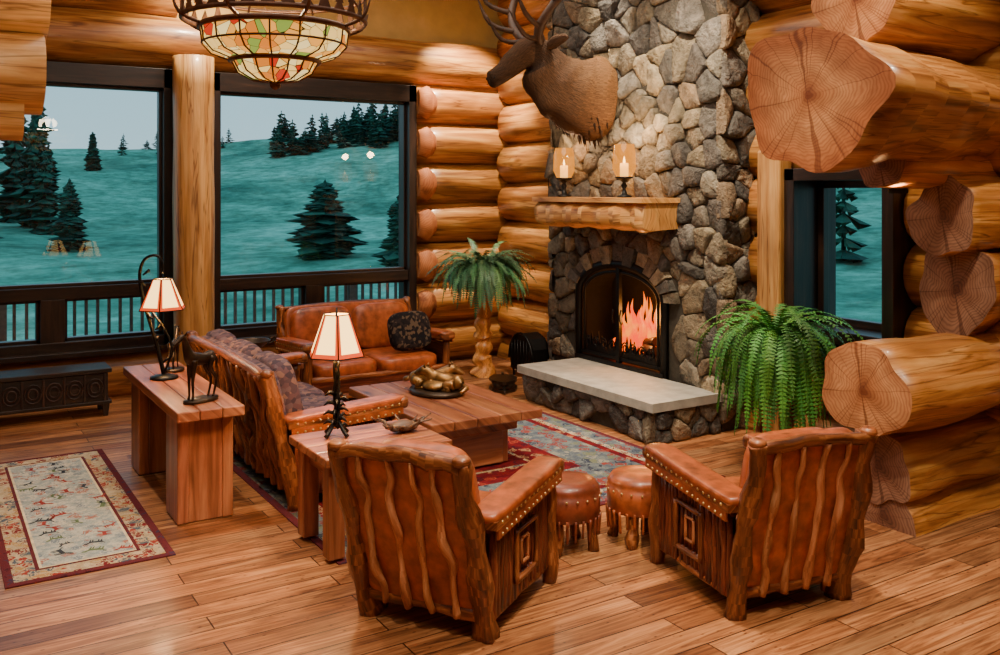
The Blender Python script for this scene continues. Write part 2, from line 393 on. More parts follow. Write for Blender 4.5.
def window_n(name,x0,x1,zb,zt,yc,xm):
    b=MB();f=.1;D=.24
    zm0,zm1=1.03,1.15
    b.box((x0+f/2,yc,(zb+zt)/2),(f,D,zt-zb));b.box((x1-f/2,yc,(zb+zt)/2),(f,D,zt-zb))
    b.box(((x0+x1)/2,yc,zt-.1),(x1-x0,D,.2));b.box(((x0+x1)/2,yc,zb+.055),(x1-x0,D,.11))
    b.box(((x0+x1)/2,yc,(zm0+zm1)/2),(x1-x0-.02,D-.04,zm1-zm0))
    b.box((xm,yc,(zb+zm0)/2),(.22,D-.04,zm0-zb))
    b.box(((x0+x1)/2,yc-.04,zb-.01),(x1-x0+.0,.34,.05))
    for (a,c,z0,z1) in((x0+f,x1-f,zm1,zt-.2),(x0+f,xm-.11,zb+.11,zm0),(xm+.11,x1-f,zb+.11,zm0)):
        for q in(a+.015,c-.015): b.box((q,yc+.02,(z0+z1)/2),(.03,.1,z1-z0))
        for q in(z0+.015,z1-.015): b.box(((a+c)/2,yc+.02,q),(c-a,.1,.03))
        b.quad([(a,yc+.03,z0),(c,yc+.03,z0),(c,yc+.03,z1),(a,yc+.03,z1)],1)
    b.build(name,[M_frame,M_glass],bevel=.004)
window_n('window_1',-.05,2.24,.5,3.36,10.12,1.1)
window_n('window_2',2.62,5.06,.5,3.36,10.12,3.79)
b=MB();n=12
b.tube([(2.365,9.7,3.46*i/n) for i in range(n+1)],.2,0,20,capmat=1,nz=.08,nf=1.5,lobe=.04,col=(1,.95,.88));b.build('log_post',[M_logpale,M_end])
b=MB();y0,y1,zb,zt=4.27,5.29,.9,2.28;xc=6.3;f=.1
for q in(y0+f/2,y1-f/2): b.box((xc-.02,q,(zb+zt)/2),(.42,f,zt-zb))
b.box((xc-.02,(y0+y1)/2,zt-.05),(.42,y1-y0,.1));b.box((xc-.02,(y0+y1)/2,zb+.05),(.42,y1-y0,.1))
for q in(y0+f+.03,y1-f-.03): b.box((xc+.1,q,(zb+zt)/2),(.07,.06,zt-zb-.2))
for q in(zb+.13,zt-.13): b.box((xc+.1,(y0+y1)/2,q),(.07,y1-y0-.2,.06))
b.quad([(xc+.1,y0+f,zb+.1),(xc+.1,y1-f,zb+.1),(xc+.1,y1-f,zt-.1),(xc+.1,y0+f,zt-.1)],1)
b.build('window_3',[M_frame,M_glass],bevel=.005)
b=MB();b.box((6.1,5.42,1.22),(.16,.25,2.44),col=(.9,.82,.72));b.build('trim_1',[M_logpale],bevel=.02)

# stub wall of logs
b=MB()
def stub(xe,z,r,r1,cm=1,y=3.7,lobe=.1,ry_=1.0,tint=None):
    n=10;P=[(xe+(6.75-xe)*i/n,y,z) for i in range(n+1)]
    b.tube(P,[((r+(r1-r)*min(1,i/n*1.6)),(r+(r1-r)*min(1,i/n*1.6))*(ry_ if i<3 else 1)) for i in range(n+1)],0,56,capmat=cm,nz=.14,nf=2.2,lobe=lobe,col=tint or b.tint(.15),capbulge=.01)
stub(5.12,.07,.2,.19,2,3.68,.2);stub(5.1,.38,.23,.22,2,3.7,.2)
stub(4.95,.86,.3,.29,1,3.7,.12)
stub(5.93,1.43,.29,.27,2,3.7,.14);stub(5.78,1.93,.25,.25,2,3.7,.16)
stub(5.3,2.27,.17,.17,2,3.82);stub(4.45,2.66,.45,.33,1,3.7,.15,1.08);stub(4.95,3.3,.3,.3,1,3.75,.15);stub(4.9,3.85,.3,.3,1)
stub(4.6,4.4,.3,.3,1)
b.build('wall_stub_logs',[M_log,M_end,M_endd])
b=MB();
for z,r,xe in((3.25,.31,.62),(2.78,.24,.6),(2.52,.13,.5)):
    n=8;b.tube([(-3.9+(xe+3.9)*i/n,6.0,z) for i in range(n+1)],r,0,24,capmat=1,nz=.06,nf=1.6,lobe=.06,col=(1.1,1.05,.98))
b.build('log_beam',[M_logpale,M_end])

# ------------------------------------------------------------ chimney
def clip(poly,px,py,nx,ny):
    out=[];n=len(poly)
    for i in range(n):
        a=poly[i];c=poly[(i+1)%n];da=(a[0]-px)*nx+(a[1]-py)*ny;dc=(c[0]-px)*nx+(c[1]-py)*ny
        if da<=0: out.append(a)
        if (da<0)!=(dc<0) and abs(da-dc)>1e-9:
            t=da/(da-dc);out.append((a[0]+(c[0]-a[0])*t,a[1]+(c[1]-a[1])*t))
    return out
SC=[(132,120,100),(114,106,94),(148,134,108),(98,93,86),(126,114,94),(164,148,120),(92,86,80),(120,114,106),(136,116,92),(106,102,96),(80,76,72),(140,132,116),(116,106,88)]
def stones(b,o,U,V,D,u0,u1,v0,v1,sx,sz,hole=None,push=None):
    o=Vector(o);U=Vector(U);V=Vector(V);D=Vector(D);pts=[]
    r=0;v=v0+sz*.4
    while v<v1+sz*.3:
        u=u0+sx*(.3 if r%2 else .7)
        while u<u1:
            if R.random()>.2: pts.append((u+R.uniform(-.5,.5)*sx,v+R.uniform(-.5,.5)*sz))
            u+=sx
        v+=sz;r+=1
    for i,(px,py) in enumerate(pts):
        if not(u0<px<u1 and v0<py<v1): continue
        if hole and hole(px,py): continue
        poly=[(u0,v0),(u1,v0),(u1,v1),(u0,v1)]
        for j,(qx,qy) in enumerate(pts):
            if i==j or abs(qx-px)>sx*4 or abs(qy-py)>sz*4: continue
            poly=clip(poly,(px+qx)/2,(py+qy)/2,qx-px,qy-py)
            if len(poly)<3: break
        if len(poly)<3: continue
        if push: poly=[push(*p) for p in poly]
        for w in(.13,.25):
            q=[];n=len(poly)
            for k in range(n):
                a=poly[k];c=poly[(k+1)%n]
                q+= [(a[0]*(1-w)+c[0]*w,a[1]*(1-w)+c[1]*w),(a[0]*w+c[0]*(1-w),a[1]*w+c[1]*(1-w))]
            poly=q
        n=len(poly);cx=sum(p[0] for p in poly)/n;cy=sum(p[1] for p in poly)/n
        c=R.choice(SC);k=R.uniform(.7,1.25);col=tuple(x*k for x in lin(*c)[:3])
        hgt=R.uniform(.03,.085);base=len(b.v)
        tu,tv=R.uniform(-.25,.25),R.uniform(-.3,.3)
        for (s_,h) in((.99,-.02),(.97,hgt*.55),(.9,hgt*.95),(.5,hgt)):
            for p in poly:
                x=cx+(p[0]-cx)*s_;y=cy+(p[1]-cy)*s_
                hh=h+((x-cx)*tu+(y-cy)*tv if h>0 else 0)+ (R.uniform(-.008,.008) if h>0 else 0)
                b.v.append(tuple(o+U*x+V*y+D*hh))
        b.v.append(tuple(o+U*cx+V*cy+D*(hgt*1.02)))
        for L in range(3):
            for a in range(n):
                a2=(a+1)%n;b.face([base+L*n+a,base+L*n+a2,base+(L+1)*n+a2,base+(L+1)*n+a],[(0,0)]*4,1,True,col)
        for a in range(n): b.face([base+3*n+a,base+3*n+(a+1)%n,base+4*n],[(0,0)]*3,1,True,col)
CY,AW,AS,AB=7.2,.66,1.05,.32
CX=5.92
b=MB()
arc=[(CY+AW*math.cos(a),AS+AB*math.sin(a)) for a in [pi*i/24 for i in range(25)]]
poly=[(5.84,0),(5.84,4.99),(8.36,4.99),(8.36,0),(CY+AW,0)]+arc+[(CY-AW,0)]
b.prism(poly,(CX,0,0),(0,1,0),(0,0,1),(.36,0,0),mat=0,col=(1,1,1))
def hole(u,v):
    if v<AS: return abs(u-CY)<AW+.1
    return ((u-CY)/(AW+.14))**2+((v-AS)/(AB+.16))**2<1
def push(u,v):
    if v<AS:
        if abs(u-CY)<AW+.02: return (CY+math.copysign(AW+.02,u-CY),v)
        return (u,v)
    q=math.sqrt(((u-CY)/(AW+.16))**2+((v-AS)/(AB+.18))**2)
    if 1e-6<q<1: return (CY+(u-CY)/q,AS+(v-AS)/q)
    return (u,v)
stones(b,(CX,0,0),(0,1,0),(0,0,1),(-1,0,0),5.8,8.4,.3,4.95,.22,.17,hole,push)
stones(b,(0,5.84,0),(1,0,0),(0,0,1),(0,-1,0),5.87,6.3,0,4.95,.2,.18)
stones(b,(0,8.36,0),(1,0,0),(0,0,1),(0,1,0),5.87,6.3,0,4.95,.22,.2)
nv=13
for i in range(nv):
    a0=pi*i/nv+.02;a1=pi*(i+1)/nv-.02
    poly=[]
    for a in(a0,(a0+a1)/2,a1): poly.append((CY+(AW+.0)*math.cos(a),AS+(AB+.0)*math.sin(a)))
    k=R.uniform(0,.03)
    for a in(a1,(a0+a1)/2,a0): poly.append((CY+(AW+.15+k)*math.cos(a),AS+(AB+.17+k)*math.sin(a)))
    c=R.choice(SC)
    b.prism(poly,(CX,0,0),(0,1,0),(0,0,1),(-R.uniform(.05,.09),0,0),mat=1,col=lin(*c)[:3])
x0,x1=CX+.02,XE+.02
for P in ([(x1,CY-AW,.3),(x1,CY+AW,.3),(x1,CY+AW,1.4),(x1,CY-AW,1.4)],[(x0,CY-AW,.34),(x1,CY-AW,.34),(x1,CY+AW,.34),(x0,CY+AW,.34)],
  [(x0,CY+AW-.004,.3),(x1,CY+AW-.004,.3),(x1,CY+AW-.004,1.05),(x0,CY+AW-.004,1.05)],[(x0,CY-AW+.004,.3),(x1,CY-AW+.004,.3),(x1,CY-AW+.004,1.05),(x0,CY-AW+.004,1.05)]):
    b.quad(P,2)
for i in range(24):
    (ya,za),(yb,zb_)=arc[i],arc[i+1]
    b.quad([(x0,CY+(ya-CY)*.994,za-.004),(x1,CY+(ya-CY)*.994,za-.004),(x1,CY+(yb-CY)*.994,zb_-.004),(x0,CY+(yb-CY)*.994,zb_-.004)],2)
b.build('stone_chimney',[M_mortar,M_stone,M_soot])
b=MB()
outl=[(CY-AW+.0,.36)]+[(CY-(AW-.0)*math.cos(a),AS+AB*math.sin(a)) for a in [pi*i/20 for i in range(21)]]+[(CY+AW,.36)]
b.tube([(CX-.04,y,z) for y,z in outl],(.035,.05),0,6,up=(1,0,0))
inn=[(CY-AW+.09,.42)]+[(CY-(AW-.09)*math.cos(a),AS+(AB-.08)*math.sin(a)) for a in [pi*i/20 for i in range(21)]]+[(CY+AW-.09,.42)]
b.tube([(CX-.03,y,z) for y,z in inn],(.018,.02),0,6,up=(1,0,0))
b.box((CX-.04,CY,.37),(.08,2*AW+.04,.05));b.box((CX-.04,CY,.86),(.04,.05,.98));b.box((CX-.03,CY,.43),(.03,2*AW-.1,.03))
for sgn in(-1,1):
    for k in range(9):
        y=CY+sgn*(.06+.055*k);h=R.uniform(.1,.24)
        b.prism([(-.045,0),(.045,0),(.02,h*.4),(.032,h*.4),(0,h)],(CX-.035,y,.43),(0,1,0),(0,0,1),(.008,0,0))
    for k in range(4):
        y=CY+sgn*(.1+.13*k);P=[(CX-.045,y+.05*math.cos(a)*(1-a/14),.55+.06*math.sin(a)*(1-a/14)) for a in [i*.6 for i in range(16)]]
        b.tube(P,.007,0,5)
    b.tube([(CX-.06,CY+sgn*.06,.78),(CX-.08,CY+sgn*.06,.84),(CX-.06,CY+sgn*.06,.92)],.01,0,6,res=3)
b.build('fireplace_doors',[M_iron])
b=MB()
for p,q,r in(((6.1,6.75,.42),(6.12,7.55,.42),.06),((6.2,6.8,.43),(6.22,7.6,.43),.065),((6.08,6.9,.53),(6.25,7.5,.54),.055),((6.2,7.4,.52),(6.1,6.9,.62),.045)):
    b.branch(p,q,r,.015,5,0,9)
b.build('fire_logs',[M_chest])
b=MB()
for i in range(26):
    y=CY-.55+.036*i+R.uniform(-.02,.02);h=R.uniform(.2,.8)*(1.15-abs(i-10)/18);x=6.16+R.uniform(-.08,.06);s1=R.choice((-1,1))*R.uniform(.02,.05)
    P=[(x,y,.45),(x,y+s1,.45+h*.25),(x,y-s1*.8,.45+h*.55),(x,y+s1*.7,.45+h*.8),(x,y+s1*.2,.45+h)]
    b.tube(P,[.02,.036,.028,.014,.001],0,8,res=4)
b.build('fireplace_flames',[M_flame])
b=MB();hx0,hx1,hy0,hy1=5.16,5.9,5.87,7.74
b.box(((hx0+hx1)/2+.02,(hy0+hy1)/2,.14),(hx1-hx0-.0,hy1-hy0,.28),mat=0,col=(1,1,1))
stones(b,(hx0+.02,0,0),(0,1,0),(0,0,1),(-1,0,0),hy0-.02,hy1+.02,0,.28,.22,.12)
stones(b,(0,hy0,0),(1,0,0),(0,0,1),(0,-1,0),hx0,hx1,0,.28,.2,.12)
stones(b,(0,hy1,0),(1,0,0),(0,0,1),(0,1,0),hx0,hx1,0,.28,.22,.13)
b.box((5.47,(hy0+hy1)/2,.315),(.78,hy1-hy0+.16,.075),mat=2,col=(1,1,1))
b.build('stone_hearth',[M_mortar,M_stone,M_slab])
b=MB();n=18
P=[(5.66,6.33+1.7*i/n,1.875) for i in range(n+1)]
b.tube(P,[(.14+.012*math.sin(i*1.7),.23+.016*math.sin(i*2.3)) for i in range(n+1)],0,32,capmat=1,lobe=.06,nz=.14,nf=5,up=(0,0,1),e=.55,col=(1.0,.86,.68))
b.box((5.66,7.18,2.01),(.49,1.74,.045),mat=0,col=(1.1,.96,.78))
b.build('log_mantel',[M_logpale,M_logpale],bevel=0)
for yy in(6.78,7.74):
    b=MB();c=(5.6,yy,2.035)
    b.lathe(c,[(0,0),(.075,0),(.075,.015),(.03,.03),(.015,.08),(.03,.11),(.015,.14),(.05,.17),(.085,.18),(.085,.195),(0,.195)],16,0)
    b.lathe(c,[(.075,.195),(.11,.27),(.105,.42),(.09,.5)],20,1)
    b.lathe(c,[(0,.195),(.04,.195),(.04,.32),(0,.325)],12,2)
    b.tube([(c[0],yy,2.35),(c[0],yy,2.38),(c[0],yy,2.42)],[.008,.012,.001],3,6)
    b.build('hurricane_candle_holder',[M_iron,M_hglass,M_shade,M_bulb])

# ------------------------------------------------------------ elk
b=MB()
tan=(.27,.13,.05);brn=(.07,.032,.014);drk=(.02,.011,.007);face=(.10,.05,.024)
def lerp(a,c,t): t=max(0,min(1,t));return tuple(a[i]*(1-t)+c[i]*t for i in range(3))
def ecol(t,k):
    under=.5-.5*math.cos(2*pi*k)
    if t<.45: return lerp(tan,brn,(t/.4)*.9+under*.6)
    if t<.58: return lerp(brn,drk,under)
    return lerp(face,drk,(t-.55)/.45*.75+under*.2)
P=[(5.9,7.42,3.02),(5.8,7.45,3.03),(5.66,7.51,3.05),(5.48,7.58,3.13),(5.33,7.63,3.26),(5.23,7.645,3.41),(5.1,7.67,3.45),(4.98,7.7,3.37),(4.86,7.74,3.26),(4.76,7.78,3.19),(4.725,7.79,3.175)]
Q=[(.38,.28),(.43,.32),(.4,.3),(.34,.26),(.28,.2),(.2,.15),(.16,.14),(.125,.105),(.098,.086),(.088,.08),(.04,.04)]
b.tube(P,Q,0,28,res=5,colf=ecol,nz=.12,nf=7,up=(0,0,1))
for k in range(110):
    t=R.uniform(.12,.45);i=t*10;i0=int(i);f=i-i0
    p=Vector(P[i0]).lerp(Vector(P[i0+1]),f);ra=Q[i0][0]*(1-f)+Q[i0+1][0]*f;rb=Q[i0][1]*(1-f)+Q[i0+1][1]*f
    a=R.uniform(-1.2,1.2)
    s0=p+Vector((0,math.sin(a)*rb*.95,-math.cos(a)*ra*.95))
    b.tube([s0,s0+Vector((-.02,math.sin(a)*.02,-.05)),s0+Vector((-.0,math.sin(a)*.015,-.12))],[.022,.014,.002],0,5,col=lerp(brn,drk,R.random()))
for s in(-1,1):
    b.tube([(5.24,7.65+s*.1,3.5),(5.27,7.65+s*.2,3.55),(5.3,7.65+s*.32,3.58),(5.32,7.65+s*.38,3.58)],[(.03,.03),(.065,.03),(.045,.02),(.005,.005)],0,10,res=3,col=brn)
    b.ell((5.05,7.68+s*.118,3.45),(.026,.015,.024),mat=2,nu=10,nv=8)
    b.ell((4.75,7.78+s*.065,3.2),(.02,.015,.02),mat=2,nu=8,nv=6)
    bm=[(5.2,7.65+s*.06,3.53),(5.1,7.65+s*.2,3.68),(5.16,7.65+s*.4,3.92),(5.34,7.65+s*.52,4.22),(5.48,7.65+s*.5,4.5),(5.52,7.65+s*.42,4.75)]
    b.tube(bm,[.058,.048,.042,.036,.028,.01],1,9,res=4,nz=.25,nf=14,col=(1,1,1))
    def tine(p,q,m,r=.03):
        b.tube([p,m,q],[r,r*.8,.004],1,8,res=4,col=(1,1,1))
    tine((5.16,7.65+s*.1,3.59),(4.74,7.66+s*.2,3.84),(4.92,7.65+s*.2,3.6))
    tine((5.1,7.65+s*.2,3.69),(4.72,7.68+s*.34,4.06),(4.86,7.66+s*.32,3.78))
    tine((5.16,7.65+s*.4,3.92),(4.84,7.65+s*.52,4.3),(4.92,7.65+s*.5,4.02))
    tine((5.32,7.65+s*.51,4.19),(5.04,7.65+s*.6,4.57),(5.14,7.65+s*.6,4.32))
    tine((5.45,7.65+s*.5,4.45),(5.25,7.65+s*.55,4.8),(5.3,7.65+s*.55,4.6))
b.tube([(4.75,7.865,3.15),(4.87,7.83,3.17),(4.98,7.81,3.22)],[.004,.006,.004],2,5)
b.build('mounted_elk_head',[M_fur,M_antler,M_iron,M_fur,M_chest])

# ------------------------------------------------------------ seating
def seating(name,loc,ang,W,nst,cush=None,nc=1,stickr=.02,leather=None,backh=.9,backm=None,cz=0.,lean=.27,twig=6):
    b=MB();leather=leather or M_leather
    xb=lambda z:-.36-z*lean
    for s in(-1,1):
        y=s*W
        P=[(xb(z)-.0,y+R.uniform(-.018,.018),z) for z in(0,.15,.3,.45,.6,.75,backh)]
        b.tube(P,[.058,.042,.058,.04,.054,.04,.046],0,12,res=3,lobe=.25,capmat=5,nz=.25,nf=16)
        b.ell((xb(backh),y,backh+.0),(.045,.045,.03),mat=0)
        b.branch((xb(0)+.05,y-s*.055,.02),(xb(backh-.05)+.03,y-s*.05,backh-.05),.026,.016,7,0,8,var=.3)
        b.branch((.36,y+s*.02,0),(.34,y+s*.02,.56),.052,.014,5,0,10,.042,var=.25)
        Ma=ry(-.06)
        b.box((-.02,y+s*.01,.585),(.84,.15,.04),Ma,0)
        b.ell((-.02,y+s*.01,.612),(.43,.08,.028),Ma,1,.3,20,10)
        b.box((-.02,y+s*.078,.56),(.80,.012,.085),Ma,1)
        b.ell((.39,y+s*.01,.615),(.04,.08,.045),None,0,.6)
        for k in range(15):
            x=-.38+k*.052;b.ell((x,y+s*.086,.535-x*-.06),(.009,.006,.009),mat=3,nu=6,nv=4)
            b.ell((x,y+s*.086,.59-x*-.06),(.009,.006,.009),mat=3,nu=6,nv=4)
        b.box((-.02,y,.31),(.68,.03,.42),mat=2,col=(.3,.3,.3))
        x=-.36
        while x<.32:
            r=R.uniform(.014,.022)
            if -.12<x<.1:
                b.branch((x,y+s*.018,.1),(x,y+s*.018,.2),r,.001,2,2,6,res=1);b.branch((x,y+s*.018,.42),(x,y+s*.018,.52),r,.001,2,2,6,res=1)
                b.branch((x,y+s*.014,.2),(x,y+s*.014,.42),r*.8,.001,2,2,6,res=1)
            else: b.branch((x,y+s*.024,.1),(x+R.uniform(-.006,.006),y+s*.024,.52),r,.004,4,2,6,res=1)
            x+=r*2.1
        for z in(.19,.43): b.branch((-.13,y+s*.045,z),(.11,y+s*.045,z),.014,.002,3,0,6)
        for x in(-.13,.11): b.branch((x,y+s*.045,.18),(x,y+s*.045,.44),.014,.002,3,0,6)
        for z in(.25,.37): b.branch((-.05,y+s*.035,z),(.03,y+s*.035,z),.009,.001,3,6,6)
        for x in(-.05,.03): b.branch((x,y+s*.035,.25),(x,y+s*.035,.37),.009,.001,3,6,6)
        for z in(.1,.52): b.branch((-.38,y+s*.012,z),(.36,y+s*.012,z),.024,.005,4,0,7)
    n=8
    b.tube([(xb(backh-.03)-.01,-W+2*W*i/n,backh-.03+.025*math.sin(pi*i/n)+R.uniform(-.006,.006)) for i in range(n+1)],[.032+R.uniform(-.006,.01) for i in range(n+1)],0,9,res=2,lobe=.2)
    b.branch((xb(.1),-W,.12),(xb(.1),W,.12),.03,.01,6,0,8)
    b.branch((.36,-W,.12),(.36,W,.12),.03,.01,6,0,8);b.branch((.36,-W,.3),(.36,W,.3),.03,.01,6,0,8)
    hl=math.atan(lean);Mb=ry(-hl)
    zc=.5;hh=(backh-.12)/2
    b.ell((xb(zc)+.04,0,zc+.01),(.05,W-.02,hh+.02),Mb,(4 if backm else 1),.22,28,18)
    for i in range(nst):
        t=(i+1)/(nst+1);y=-W+2*W*t
        b.branch((xb(.1)-.026,y,.1),(xb(backh-.05)-.022,y+R.uniform(-.015,.015),backh-.03),stickr,.018,8,twig,8,stickr*.8,3,var=.32)
    b.box((0,0,.24),(.68,2*W-.06,.1),mat=1)
    cm=4 if cush else 1
    for i in range(nc):
        w=(2*W-.1)/nc;y=-W+.05+w*(i+.5)
        b.ell((.02,y,.36),(.37,w/2-.005,.085),None,cm,.35,24,12)
        b.ell((-.37,y,.66+cz),(.085,w/2-.01,.24),ry(-hl-.02),cm,.45,20,14)
    b.box((.34,0,.21),(.02,2*W-.06,.2),mat=2)
    return b.build(name,[M_stick,leather,M_side,M_stud,cush or leather,M_end,M_twig],loc,ang)
seating('leather_armchair',(2.38,4.2,0),math.radians(33),.33,4,stickr=.02,lean=.3)
seating('leather_armchair',(3.80,3.57,0),math.radians(78),.325,4,stickr=.02,lean=.22)
seating('sofa',(2.46,6.88,.014),0,.98,13,M_plum,3,.038,backm=True,cz=.06,lean=.22,twig=0)
seating('leather_loveseat',(3.85,8.75,0),math.radians(-90),.72,8,None,2,.02,lean=.2)
b=MB();b.ell((0,0,0),(.24,.08,.2),None,0,.55,20,12);o=b.build('throw_pillow',[M_darkcush],(4.28,8.62,.655));o.rotation_euler=(-.3,0,.1)

for i,(x,y) in enumerate(((3.24,4.45),(3.68,4.31))):
    b=MB();b.lathe((0,0,0),[(0,.4),(.1,.405),(.17,.395),(.195,.36),(.19,.335),(.2,.33),(.195,.2),(.185,.19),(0,.19)],24,0)
    for k in range(20):
        a=2*pi*k/20;b.ell((.2*math.cos(a),.2*math.sin(a),.32),(.008,.008,.008),mat=2,nu=6,nv=4)
    for k in range(26):
        a=2*pi*k/26;b.branch((.19*math.cos(a),.19*math.sin(a),.1+R.uniform(-.02,.02)),(.198*math.cos(a),.198*math.sin(a),.21),.008,.003,2,0,5)
    for k in range(4):
        a=2*pi*k/4+.6;b.branch((.17*math.cos(a),.17*math.sin(a),0),(.14*math.cos(a),.14*math.sin(a),.22),.036,.008,4,1,9,.03)
    b.build('leather_ottoman',[M_leatherd if i==0 else M_leather,M_stick,M_stud],(x,y,0))

# ------------------------------------------------------------ tables
def planktop(b,x0,x1,y0,y1,z,th,n,axis='y',k=1.):
    for i in range(n):
        c=b.tint(.1);c=(c[0]*k,c[1]*k,c[2]*k)
        if axis=='y':
            w=(x1-x0)/n;b.box((x0+w*(i+.5),(y0+y1)/2,z-th/2),(w-.003,y1-y0,th),col=c)
        else:
            w=(y1-y0)/n;b.box(((x0+x1)/2,y0+w*(i+.5),z-th/2),(x1-x0,w-.003,th),col=c)
b=MB();planktop(b,1.33,1.75,5.86,7.64,.74,.065,3,k=1.1)
for y0,y1 in((6.0,6.32),(7.2,7.5)):
    b.box((1.4,(y0+y1)/2,.34),(.07,y1-y0,.67));b.box((1.54,y0+.035,.34),(.215,.06,.67))
    b.box((1.68,(y0+y1)/2,.34),(.07,y1-y0,.67))
b.build('console_table',[M_table],bevel=.008)
b=MB();planktop(b,3.05,4.0,5.8,7.3,.45,.07,5,k=.85)
for x in(3.3,3.75):
    for y in(6.1,7.0): b.box((x,y,.21),(.16,.16,.37))
b.box((3.52,6.55,.33),(.7,1.2,.09));b.box((3.52,6.55,.1),(.5,.9,.06));
b.box((3.52,6.02,.2),(.5,.05,.34));b.box((3.52,7.08,.2),(.5,.05,.34));b.box((3.25,6.55,.22),(.05,.9,.3));b.box((3.8,6.55,.22),(.05,.9,.3))
b.build('coffee_table',[M_table],(0,0,0),bevel=.01)
b=MB();planktop(b,1.9,2.7,4.86,5.48,.6,.05,4,'x')
for x in(1.99,2.61):
    for y in(4.97,5.38): b.box((x,y,.28),(.1,.1,.54))
b.box((2.3,4.97,.5),(.54,.03,.09));b.box((2.3,5.38,.5),(.54,.03,.09));b.box((1.99,5.17,.5),(.03,.34,.09));b.box((2.61,5.17,.5),(.03,.34,.09))
b.build('side_table',[M_table],(0,0,.012),bevel=.008)
b=MB();planktop(b,2.2,2.9,7.95,8.55,.56,.05,4,'x')
for x in(2.28,2.82):
    for y in(8.03,8.47): b.box((x,y,.26),(.09,.09,.52))
b.build('end_table',[M_table],bevel=.008)

def shade(b,c,rt,rb,h,mi=1,mr=2):
    n=6
    for k in range(n):
        a0=2*pi*k/n+.2;a1=2*pi*(k+1)/n+.2
        def P(f,g,o=0):
            r=rb+(rt-rb)*f+o
            p=Vector((math.cos(a0),math.sin(a0),0))*(1-g)+Vector((math.cos(a1),math.sin(a1),0))*g
            return (c[0]+r*p.x,c[1]+r*p.y,c[2]+f*h)
        b.quad([P(0,0),P(0,1),P(1,1),P(1,0)],mi)
        for g0,g1 in((0,.13),(.87,1)): b.quad([P(0,g0,.001),P(0,g1,.001),P(1,g1,.001),P(1,g0,.001)],mr)
        b.quad([P(0,0,.0015),P(0,1,.0015),P(.11,1,.0015),P(.11,0,.0015)],mr)
        b.tube([P(0,0),P(1,0)],.004,0,5);b.tube([P(0,0),P(0,1)],.004,0,5);b.tube([P(1,0),P(1,1)],.004,0,5)
b=MB();lx,ly,lz=2.14,5.3,.612
for k in range(4):
    a=k*pi/2+.4;b.tube([(lx+.09*math.cos(a),ly+.09*math.sin(a),lz+.012),(lx+.05*math.cos(a),ly+.05*math.sin(a),lz+.05),(lx+.015*math.cos(a),ly+.015*math.sin(a),lz+.1)],[.014,.012,.01],0,6,res=3)
for k in range(3):
    a=k*2.1;P=[(lx+.014*math.cos(a+i*.7),ly+.014*math.sin(a+i*.7),lz+.06+i*.05) for i in range(9)];b.tube(P,.01,0,6,res=2)
for k in range(18):
    a=k*1.3;z=lz+.05+k*.012;b.tube([(lx,ly,z),(lx+.05*math.cos(a),ly+.05*math.sin(a),z+.02),(lx+.08*math.cos(a),ly+.08*math.sin(a),z+.0)],[.009,.012,.003],0,5)
shade(b,(lx,ly,lz+.49),.085,.18,.25);b.tube([(lx,ly,lz+.46),(lx,ly,lz+.78)],.006,0,6)
b.ell((lx,ly,lz+.6),(.03,.03,.04),mat=3)
b.build('table_lamp',[M_iron,M_shade,M_shader,M_bulb])
b=MB();
b.lathe((1.5,7.0,.74),[(0,.0),(.1,0),(.1,.015),(.04,.03),(.0,.035)],14,0)
b.tube([(1.5,7.0,.76),(1.45,7.03,1.0),(1.38,7.08,1.28),(1.35,7.1,1.48),(1.38,7.08,1.6),(1.45,7.035,1.63),(1.49,7.01,1.58),(1.49,7.01,1.5)],[.016,.014,.013,.012,.011,.01,.008,.008],0,8,res=4)
b.tube([(1.5,7.0,.78),(1.55,6.98,.95),(1.5,7.0,1.1),(1.44,7.04,1.2),(1.36,7.09,1.35)],[.008,.01,.007,.007,.003],0,6,res=4)
for k in range(9):
    z=.85+k*.08;a=k*2.2;x=1.49-.015*k;b.tube([(x,7.01+.008*k,z),(x+.05*math.cos(a),7.01+.05*math.sin(a),z+.04)],[.006,.012],0,5)
shade(b,(1.49,7.01,1.24),.07,.17,.22);b.ell((1.49,7.01,1.36),(.03,.03,.04),mat=3)
b.build('gooseneck_lamp',[M_iron,M_shade,M_shader,M_bulb])

b=MB()
def quadruped(b,o,s,ang,mat=0,neck=1.0):
    M=rz(ang);o=Vector(o);T=lambda x,y,z:tuple(o+M@(Vector((x,y,z))*s))
    b.tube([T(-.36,0,.98),T(-.3,0,.98),T(-.1,0,.93),T(.12,0,.94),T(.3,0,1.0),T(.4,0,1.2),T(.47,0,1.42*neck),T(.54,0,1.52*neck),T(.66,0,1.44*neck),T(.8,0,1.35*neck)],
      [.03*s,.14*s,(.14*s,.11*s),(.16*s,.12*s),(.17*s,.12*s),(.11*s,.08*s),(.075*s,.06*s),.075*s,.055*s,.03*s],mat,14,res=3)
    for sx,sy in((.26,.08),(.26,-.08),(-.28,.08),(-.28,-.08)):
        fr=sx>0
        k=R.uniform(-.06,.06)
        if fr: P=[T(sx,sy,.95),T(sx+k*.5,sy,.7),T(sx+k,sy,.42),T(sx+k*.8,sy,.1),T(sx+k*.8+.03,sy,0)]
        else: P=[T(sx,sy,.98),T(sx+.08+k,sy,.72),T(sx-.1+k,sy,.42),T(sx-.04+k,sy,.1),T(sx-.01+k,sy,0)]
        b.tube(P,[.09*s,.06*s,.035*s,.026*s,.032*s],mat,8,res=3)
    for sy in(-1,1): b.tube([T(.5,sy*.05,1.56*neck),T(.47,sy*.1,1.66*neck)],[.03*s,.005*s],mat,6)
    b.tube([T(-.38,0,1.0),T(-.46,0,.85),T(-.44,0,.6)],[.02*s,.04*s,.01*s],mat,6,res=3)
